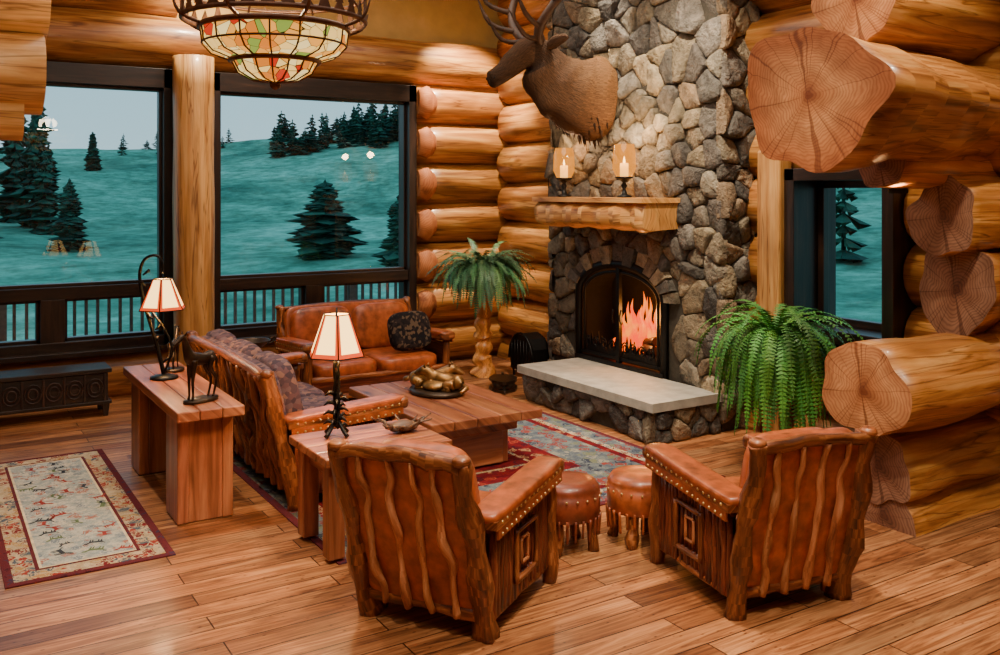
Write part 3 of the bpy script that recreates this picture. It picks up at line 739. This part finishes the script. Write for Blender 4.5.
quadruped(b,(0,0,.02),.27,math.radians(205))
b.lathe((0,0,0),[(0,0),(.1,0),(.1,.02),(0,.022)],20,0,sq=(1.3,.7),M=rz(math.radians(205)))
b.build('bronze_horse_figurine',[M_bronze],(1.54,6.12,.74))
b=MB();quadruped(b,(0,0,.02),.19,math.radians(60));b.lathe((0,0,0),[(0,0),(.08,0),(.08,.02),(0,.022)],20,0)
b.build('bronze_deer_figurine',[M_bronze],(1.62,7.25,.74))
b=MB()
b.lathe((0,0,0),[(0,0),(.2,0),(.215,.015),(.2,.035),(.0,.037)],28,1,sq=(1,1.3))
def lying(o,s,ang):
    M=rz(ang);o=Vector(o);T=lambda x,y,z:tuple(o+M@(Vector((x,y,z))*s))
    b.tube([T(-.2,.02,.06),T(-.14,0,.07),T(-.04,-.01,.075),T(.06,0,.085),T(.13,.02,.12),T(.17,.03,.15),T(.22,.04,.135),T(.27,.045,.115)],[.02*s,.06*s,.062*s,.065*s,.05*s,.045*s,.03*s,.012*s],0,14,res=4,nz=.25,nf=18)
    for sy in(-1,1):
        b.tube([T(.08,sy*.05,.07),T(.13,sy*.065,.03),T(.22,sy*.06,.015)],[.03*s,.022*s,.014*s],0,8,res=3)
        b.tube([T(-.13,sy*.05,.06),T(-.06,sy*.08,.05),T(-.1,sy*.085,.015),T(-.02,sy*.09,.012)],[.045*s,.035*s,.02*s,.014*s],0,8,res=3)
        b.tube([T(.16,.03+sy*.025,.185),T(.155,.03+sy*.035,.215)],[.014*s,.002*s],0,6)
    b.tube([T(-.2,.02,.06),T(-.26,.06,.04),T(-.24,.13,.02)],[.018*s,.024*s,.006*s],0,7,res=3)
lying((-.02,.05,.035),1.0,math.radians(-50));lying((.03,-.07,.035),.95,math.radians(120));
b.ell((0,0,.07),(.12,.16,.05),mat=0,nz=.3,nf=12)
b.build('bronze_wolves_sculpture',[M_gold,M_bronze],(3.58,6.72,.452))
b=MB();b.lathe((0,0,0),[(0,0),(.08,0),(.07,.015),(.02,.03),(.014,.1),(.03,.12),(.1,.14),(.165,.19),(.17,.2),(.16,.195),(.1,.15),(0,.13)],26,0)
for s in(-1,1): b.tube([(s*.16,0,.19),(s*.21,0,.22),(s*.2,0,.17),(s*.14,0,.16)],.008,0,6,res=3)
b.build('pedestal_bowl',[M_bronze],(2.52,8.25,.56))
b=MB()
for k in range(9):
    a=k*.75;b.branch((.05*math.cos(a),.04*math.sin(a),.02),(.2*math.cos(a),.12*math.sin(a),.04+R.uniform(0,.07)),.013,.02,4,0,6,.004)
b.ell((0,0,.035),(.09,.06,.035),mat=0,nz=.4)
b.build('driftwood_centerpiece',[M_antler],(2.52,5.18,.614))

# ------------------------------------------------------------ ferns
def fern(b,c,n,L,mat=0,droop=1.3,up=.5,leaf=.05,rnd=.3,segs=22,r0=.07):
    c=Vector(c)
    for i in range(n):
        a=2*pi*i*.618+R.uniform(-.2,.2);el=R.uniform(.1,1.35)*up+R.uniform(0,.3);l=L*R.uniform(1-rnd,1)
        d=Vector((math.cos(a),math.sin(a),0));p=c+d*R.uniform(0,r0)+Vector((0,0,R.uniform(-.02,.04)));ang=el
        k=R.uniform(.6,1.3);col=(k*R.uniform(.8,1.25),k,k*R.uniform(.6,1.1))
        side=d.cross(Vector((0,0,1)));dr=droop*R.uniform(.6,1.4);P=[p.copy()]
        tw=R.uniform(-.4,.4)
        for s in range(segs):
            t=s/segs;ang-=dr*2.6/segs*(1.3-t*.4)
            if ang<-1.45: ang=-1.45
            dd=d*math.cos(ang)+Vector((0,0,math.sin(ang)));dd=(dd+side*tw*.15).normalized()
            p=p+dd*l/segs;P.append(p.copy())
            nrm=side.cross(dd)
            w=leaf*math.sin(pi*min(1,(t*.9+.12)))**.7
            for sg in(-1,1):
                base=p;tip=p+(side*sg+dd*.35-nrm*R.uniform(-.1,.35)).normalized()*w
                wd=dd*l/segs*.42
                b.quad([base-wd,base+wd,tip+wd*.3,tip-wd*.3],mat,col=col)
        b.tube(P[::3],.003,mat,4,cap=False,col=(col[0]*.7,col[1]*.7,col[2]*.7))
b=MB()
fern(b,(0,0,.95),240,.9,0,1.3,1.1,.042,segs=30)
b.lathe((0,0,.6),[(0,0),(.12,0),(.17,.25),(.18,.3),(.16,.3),(0,.28)],20,1)
for k in range(3):
    a=k*2.09;b.branch((.16*math.cos(a),.16*math.sin(a),0),(.08*math.cos(a),.08*math.sin(a),.6),.025,.01,5,2,8)
b.lathe((0,0,.57),[(0,0),(.15,0),(.15,.03),(0,.03)],18,2)
b.build('potted_fern',[M_leaf,M_pot,M_stick],(5.48,4.85,0))
b=MB()
fern(b,(0,0,1.2),330,.66,0,.85,1.0,.045,.6,24,.2)
b.lathe((0,0,1.0),[(0,0),(.17,0),(.24,.1),(.27,.2),(.26,.21),(0,.18)],20,1)
nn_=15;b.tube([(.012*math.sin(i*1.3),.012*math.cos(i*1.9),.98*i/nn_) for i in range(nn_+1)],[.15,.13,.09,.11,.075,.1,.07,.11,.075,.1,.07,.095,.075,.11,.1,.13],2,16,res=3,lobe=.15)
b.lathe((0,0,.95),[(0,0),(.12,0),(.2,.02),(.2,.05),(0,.05)],16,2)
b.build('potted_plant_on_log_stand',[M_leaf2,M_pot,M_log],(5.42,9.05,0))

# ------------------------------------------------------------ rugs
def rug(name,x0,x1,y0,y1,layers,mats,crit=None):
    b=MB()
    b.box(((x0+x1)/2,(y0+y1)/2,.004),(x1-x0,y1-y0,.008),mat=layers[0][1],col=(1,1,1))
    for i,(ins,mi) in enumerate(layers[1:]):
        z=.0085+.0007*i;b.quad([(x0+ins,y0+ins,z),(x1-ins,y0+ins,z),(x1-ins,y1-ins,z),(x0+ins,y1-ins,z)],mi)
    if crit: crit(b)
    return b.build(name,mats)
r_dark=rugm('rug_wine_edge',lin(100,42,48),[lin(70,30,40),lin(60,56,80)],16,.3)
r_beige=rugm('rug_beige_border',lin(176,156,124),[lin(156,56,48),lin(120,40,44),lin(84,96,108),lin(176,140,90)],13,.55,lin(196,178,150))
r_blue=rugm('rug_field_blue',lin(150,160,160),[lin(196,188,168),lin(160,166,160),lin(124,136,146),lin(170,112,98)],14,.5,lin(190,188,174))
r_red=rugm('rug_red',lin(120,26,32),[lin(160,66,48),lin(70,24,40),lin(170,130,96)],9,.4,lin(92,20,30))
r_slate=rugm('rug_slate',lin(84,94,106),[lin(140,60,54),lin(150,146,130),lin(56,62,78),lin(114,118,92),lin(130,56,54)],10,.5,lin(118,124,122))
MR=[simple('rug_motif_red',lin(150,50,44),.95),simple('rug_motif_navy',lin(44,52,64),.95),simple('rug_motif_green',lin(92,110,74),.95),simple('rug_motif_cream',lin(210,194,160),.95)]
def critters(b):
    z=.0115
    for i in range(34):
        cx=R.uniform(.62,1.04);cy=5.78+i*.062;a=R.choice([0,pi/2,pi,-pi/2])+R.uniform(-.4,.4);s=R.uniform(.45,.85);m=R.choice([5,6,7,5,6])
        M=rz(a)
        def q(pts): b.quad([tuple(Vector((cx,cy,z))+M@(Vector((x,y,0))*s)) for x,y in pts],m)
        q([(-.06,-.015),(.05,-.015),(.06,.02),(-.06,.02)]);q([(.045,0),(.09,.04),(.1,.06),(.07,.06),(.04,.02)])
        for x in(-.055,-.03,.02,.04): q([(x,-.06),(x+.01,-.06),(x+.014,-.01),(x,-.01)])
        q([(-.06,.01),(-.09,.04),(-.085,.05),(-.055,.02)])
rug('runner_rug',.38,1.25,5.53,8.1,[(0,0),(.045,1),(.16,0),(.18,8),(.195,2)],[r_dark,r_beige,r_blue,r_red,r_slate]+MR,critters)
rug('area_rug',1.99,5.0,4.9,7.75,[(0,0),(.05,4),(.2,1),(.26,3),(.33,4),(.75,3),(1.0,1),(1.03,3)],[r_dark,r_beige,r_blue,r_red,r_slate]+MR)

# ------------------------------------------------------------ chest, log box, bellows
b=MB();x0,x1,y0,y1=.02,1.52,9.28,9.66
b.box(((x0+x1)/2,(y0+y1)/2,.27),(x1-x0-.06,y1-y0-.04,.26));b.box(((x0+x1)/2,(y0+y1)/2,.425),(x1-x0,y1-y0,.04))
b.box(((x0+x1)/2,(y0+y1)/2,.13),(x1-x0,y1-y0,.03))
for x in(x0+.05,x1-.05):
    for y in(y0+.04,y1-.04): b.box((x,y,.07),(.07,.07,.14),taper=.6)
for k in range(8):
    cx=x0+.15+k*.172
    for r_ in(.07,.04): b.tube([(cx+r_*math.cos(a),y0+.01,.27+r_*1.2*math.sin(a)) for a in [i*pi/6 for i in range(13)]],.009,0,5,col=(1.8,1.6,1.5))
    b.box((cx+.086,y0+.015,.27),(.02,.02,.25),col=(1.6,1.4,1.3))
b.build('carved_chest_bench',[M_chest],bevel=.005)
b=MB()
b.prism([(-.22,.08),(.22,.08),(.24,.34),(.15,.45),(0,.5),(-.15,.45),(-.24,.34)],(0,0,0),(0,1,0),(0,0,1),(.22,0,0))
for s in(-1,1):
    for x in(.02,.2): b.branch((x,s*.18,0),(x,s*.2,.1),.016,.003,2,0,6)
b.tube([(-.01,.24*math.cos(a),.2+.3*math.sin(a)) for a in [pi*i/12 for i in range(13)]],.014,0,6)
for k in range(7): b.tube([(-.01,-.18+k*.06,.1),(-.01,-.18+k*.06,.42)],.007,0,5)
b.build('iron_log_box',[M_iron],(5.72,8.72,0))
b=MB();b.prism([(-.2,-.02),(-.1,-.12),(.08,-.15),(.22,-.1),(.22,.1),(.08,.15),(-.1,.12),(-.2,.02)],(0,0,.0),(1,0,0),(0,1,0),(0,0,.03))
b.prism([(-.2,-.02),(-.1,-.12),(.08,-.15),(.22,-.1),(.22,.1),(.08,.15),(-.1,.12),(-.2,.02)],(0,0,.09),(1,0,0),(0,1,0),(0,0,.03))
b.ell((.02,0,.06),(.19,.12,.05),None,0,.6);b.tube([(-.2,0,.06),(-.42,0,.05)],[.02,.01],0,8);b.tube([(.2,0,.105),(.34,0,.11)],[.02,.015],0,8)
b.build('fireplace_bellows',[M_bronze],(5.22,8.3,0),math.radians(60))
b=MB();b.box((0,0,.16),(.12,.1,.02));b.box((0,0,-.14),(.12,.1,.02));b.box((.055,0,0),(.01,.1,.3))
for x,y in((-.05,-.04),(-.05,.04)): b.tube([(x,y,-.14),(x,y,.16)],.006,0,5)
b.lathe((0,0,.17),[(.06,0),(.02,.05),(0,.06)],8,0);b.lathe((0,0,-.13),[(0,0),(.03,0),(.03,.14),(0,.15)],10,1)
b.build('wall_lantern',[M_iron,M_shade],(6.1,8.62,2.15))
b=MB();b.lathe((0,0,0),[(.0,.0),(.045,0),(.05,.012),(.05,.03)],16,0);b.lathe((0,0,0),[(.05,-.004),(.062,-.004),(.062,.03)],16,1);b.build('recessed_downlight',[M_bulb,M_iron],(5.42,3.78,2.085))

# ------------------------------------------------------------ chandelier
b=MB();c=(1.62,4.88,2.68)
prof=[(.02,0),(.12,.012),(.19,.05),(.225,.115),(.33,.15),(.375,.2),(.385,.28)]
b.lathe(c,prof,16,0,False)
for k in range(16):
    a=2*pi*k/16
    def P(r,z): return (c[0]+r*math.cos(a),c[1]+r*math.sin(a),c[2]+z)
    b.tube([P(r+.004,z) for r,z in prof],.005,1,5,cap=False)
def ring(r,z,t=.01): b.tube([(c[0]+r*math.cos(a),c[1]+r*math.sin(a),c[2]+z) for a in [2*pi*i/32 for i in range(33)]],t,1,6)
ring(.232,.115,.016);ring(.378,.2,.006);ring(.39,.285,.016);ring(.48,.33,.014);ring(.48,.47,.01)
for k in range(32):
    a=2*pi*k/32;h=R.uniform(.09,.17);U=(-math.sin(a),math.cos(a),0)
    o=(c[0]+.48*math.cos(a),c[1]+.48*math.sin(a),c[2]+.33)
    b.prism([(-.04,0),(.04,0),(.015,h*.4),(.028,h*.4),(0,h),(-.028,h*.4),(-.015,h*.4)],o,U,(0,0,1),(.006*math.cos(a),.006*math.sin(a),0),1)
    if k%4==0:
        b.tube([(c[0]+.39*math.cos(a),c[1]+.39*math.sin(a),c[2]+.285),(c[0]+.5*math.cos(a),c[1]+.5*math.sin(a),c[2]+.33),(c[0]+.54*math.cos(a),c[1]+.54*math.sin(a),c[2]+.42)],[.01,.01,.004],1,6,res=3)
        b.tube([(c[0]+.48*math.cos(a),c[1]+.48*math.sin(a),c[2]+.45),(c[0],c[1],c[2]+1.1)],.007,1,5)
b.tube([(c[0],c[1],c[2]+1.05),(c[0],c[1],4.99)],.015,1,6);b.ell((c[0],c[1],c[2]-.01),(.03,.03,.03),mat=1)
b.lathe((c[0],c[1],4.93),[(0,0),(.12,.02),(.12,.07)],16,1)
M_rust=simple('rust_bronze_metal',lin(92,60,40),.45,.5,18,.4,.3)
b.build('stained_glass_chandelier',[M_stained,M_rust])

# ------------------------------------------------------------ outside
def crest(az): return 6.6+4.2*max(0,min(1,(az-.2)/.3))+4*max(0,az-.6)
def ter(x,y):
    r=math.hypot(x,y);az=math.atan2(x,y)
    t=max(0,(r-14)/98)
    cr=crest(az)
    if t<=1: h=-3+(cr+3)*t**1.9
    else: h=cr-(t-1)*6
    return h+1.1*noise.noise(Vector((x*.03,y*.03,0)))*min(1,r/70)+.2*noise.noise(Vector((x*.2,y*.2,3)))
b=MB();na,nr=120,70
for i in range(na+1):
    az=math.radians(-35+160*i/na)
    for j in range(nr+1):
        r=12.6+ (170-12.6)*(j/nr)**1.5;x,y=r*math.sin(az),r*math.cos(az);b.v.append((x,y,ter(x,y)-(.0)))
for i in range(na):
    for j in range(nr):
        q=i*(nr+1)+j;b.face([q,q+1,q+nr+2,q+nr+1],[(0,0)]*4,0,True,(1,1,1))
t=NT('frosted_meadow');v=t.coords('Object',(1,1,1));n=t.noise(v,.06,6,1.5,.65);n2=t.noise(v,1.2,5,0,.7);n3=t.noise(t.coords('Object',(.3,.3,2.5)),1,4,1.5)
cc=t.mix(t.ramp(n,[(.36,lin(100,140,118)),(.5,lin(150,184,156)),(.64,lin(200,218,190))]),t.ramp(n2,[(.35,(.62,.65,.6,1)),(.6,(1.1,1.1,1.08,1))]),1)
cc=t.mix(cc,t.ramp(n3,[(.35,(.66,.72,.66,1)),(.6,(1.14,1.13,1.1,1))]),.85)
M_mead=t.pbr(cc,.95,spec=.1)
b.build('hillside_ground',[M_mead])
M_pine=simple('pine_needles',lin(48,84,64),.9,0,2,.4,.1)
def conifer(b,x,y,z,h,w,n=14,m=9,rd=.7):
    b.tube([(x,y,z-.2),(x,y,z+h*.5),(x,y,z+h)],[h*.022,h*.015,.01],1,5)
    for k in range(n):
        t=k/(n-1);zz=z+h*(.06+.9*t);rr=w*(1-t)**rd*R.uniform(.6,1.2)+.03*h
        for j in range(m):
            a=2*pi*(j+R.random())/m;q=rr*R.uniform(.35,1.15);dz=-h*.02-q*.14+R.uniform(-.04,.04)*h
            ca,sa=math.cos(a),math.sin(a);hw=q*.36;kk=R.uniform(.5,1.5)
            C=(x,y,zz+h*.03);E=(x+ca*q,y+sa*q,zz+dz);Lp=(x+ca*q*.6-sa*hw,y+sa*q*.6+ca*hw,zz+dz*.6-h*.012);Rp=(x+ca*q*.6+sa*hw,y+sa*q*.6-ca*hw,zz+dz*.6-h*.012)
            D=(x+ca*q*.5,y+sa*q*.5,zz+dz-h*.035)
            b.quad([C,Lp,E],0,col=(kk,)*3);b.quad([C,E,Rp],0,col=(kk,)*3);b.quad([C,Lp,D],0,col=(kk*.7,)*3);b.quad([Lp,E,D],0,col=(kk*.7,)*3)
def pol(azd,r): a=math.radians(azd);x,y=r*math.sin(a),r*math.cos(a);return x,y,ter(x,y)
for azd,r,h,w in((21.3,46,3.8,2.0),(7.1,52,3.7,.95),(25.9,40,3.8,1.1),(8.3,95,3.6,.8)):
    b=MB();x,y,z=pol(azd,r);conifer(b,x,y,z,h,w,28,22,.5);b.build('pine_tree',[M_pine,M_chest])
b=MB()
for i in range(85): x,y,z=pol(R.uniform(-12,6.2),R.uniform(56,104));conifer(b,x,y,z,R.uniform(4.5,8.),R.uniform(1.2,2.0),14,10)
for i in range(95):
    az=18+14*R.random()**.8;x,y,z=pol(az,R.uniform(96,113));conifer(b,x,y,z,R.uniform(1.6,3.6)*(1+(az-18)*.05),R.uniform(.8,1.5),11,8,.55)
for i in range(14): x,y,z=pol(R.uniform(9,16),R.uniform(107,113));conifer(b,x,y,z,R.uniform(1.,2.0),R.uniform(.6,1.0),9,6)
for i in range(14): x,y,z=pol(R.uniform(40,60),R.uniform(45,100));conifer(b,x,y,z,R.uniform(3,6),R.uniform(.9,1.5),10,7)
b.build('pine_forest',[M_pine,M_chest])
M_rail=simple('weathered_railing',lin(116,104,96),.8)
b=MB();y=12.3
b.box((2,11.4,-.12),(12,2.1,.1));b.box((2,y,.84),(12,.1,.06));b.box((2,y,.08),(12,.06,.05));
for k in range(92): b.box((-4+.13*k,y,.45),(.035,.035,.76))
for k in range(6): b.box((-3.6+k*2.2,y,.42),(.12,.12,1.0))
for k in range(6): b.box((-3.6+k*2.2,y,-1.8),(.2,.2,3.3))
b.build('deck_railing',[M_rail])

# ------------------------------------------------------------ world and lights
w=bpy.data.worlds.new('dusk_sky');bpy.context.scene.world=w;w.use_nodes=True;nt=w.node_tree;bg=nt.nodes['Background']
tc=nt.nodes.new('ShaderNodeTexCoord');sp=nt.nodes.new('ShaderNodeSeparateXYZ');rp=nt.nodes.new('ShaderNodeValToRGB')
nt.links.new(tc.outputs['Generated'],sp.inputs[0]);nt.links.new(sp.outputs[2],rp.inputs[0]);nt.links.new(rp.outputs[0],bg.inputs[0])
e=rp.color_ramp.elements;e[0].position=0;e[0].color=lin(176,206,214);e[1].position=.45;e[1].color=lin(92,170,200)
bg.inputs[1].default_value=1.5
def light(kind,name,loc,energy,col,target=None,**k):
    l=bpy.data.lights.new(name,kind);l.energy=energy;l.color=col
    for a,v in k.items(): setattr(l,a,v)
    o=bpy.data.objects.new(name,l);o.location=loc
    if target is not None: o.rotation_euler=(Vector(target)-Vector(loc)).to_track_quat('-Z','Y').to_euler()
    bpy.context.scene.collection.objects.link(o);return o
W=(1,.84,.62)
light('AREA','ceiling_fill_light',(1.5,2.5,4.85),165,(1,.92,.8),(1.5,2.5,0),shape='RECTANGLE',size=6,size_y=5)  # added soft fill to lift the room, no fixture modelled
light('AREA','ceiling_fill_light',(3.5,7.5,4.85),85,(1,.9,.76),(3.5,7.5,0),shape='RECTANGLE',size=3.5,size_y=3)  # second added fill, over the seating area
for (p,t_,e_,sz) in (((5.4,9.25,4.7),(5.75,9.95,2.6),900,60),((4.4,5.2,4.7),(5.9,6.9,1.6),720,70),((5.5,7.4,4.85),(5.75,7.2,1.8),340,50),((2.6,9.3,4.7),(2.6,10.1,3.0),260,90),
    ((3.0,3.0,4.8),(3.2,4.2,0),620,70),((1.0,6.5,4.8),(1.2,6.5,0),420,70),((4.4,2.2,4.8),(5.2,3.7,1.7),480,60),((5.6,4.6,4.8),(5.7,5.0,0),260,60),((3.4,6.4,4.8),(3.4,6.4,0),380,60),((1.5,1.5,4.8),(1.6,3.2,0),420,70)):
    light('SPOT','recessed_spot_light',p,e_,W,t_,spot_size=math.radians(sz),spot_blend=.7,shadow_soft_size=.07)
light('POINT','lamp_bulb_light',(2.14,5.3,1.16),24,(1,.7,.4),shadow_soft_size=.05)
light('POINT','lamp_bulb_light',(1.49,7.01,1.3),22,(1,.7,.4),shadow_soft_size=.05)
light('POINT','fire_light',(6.0,7.0,.85),30,(1,.36,.07),shadow_soft_size=.12)
for yy in(6.78,7.74): light('POINT','candle_light',(5.6,yy,2.62),16,(1,.66,.36),shadow_soft_size=.05)
light('POINT','chandelier_light',(1.62,4.88,3.05),55,(1,.8,.52),shadow_soft_size=.15)

cd=bpy.data.cameras.new('camera');co=bpy.data.objects.new('camera',cd);bpy.context.scene.collection.objects.link(co)
co.location=(0,0,H);co.rotation_euler=(pi/2,0,-math.radians(31.95));cd.sensor_width=36;cd.lens=.93*36;cd.shift_y=-.137;cd.clip_end=500
bpy.context.scene.camera=co
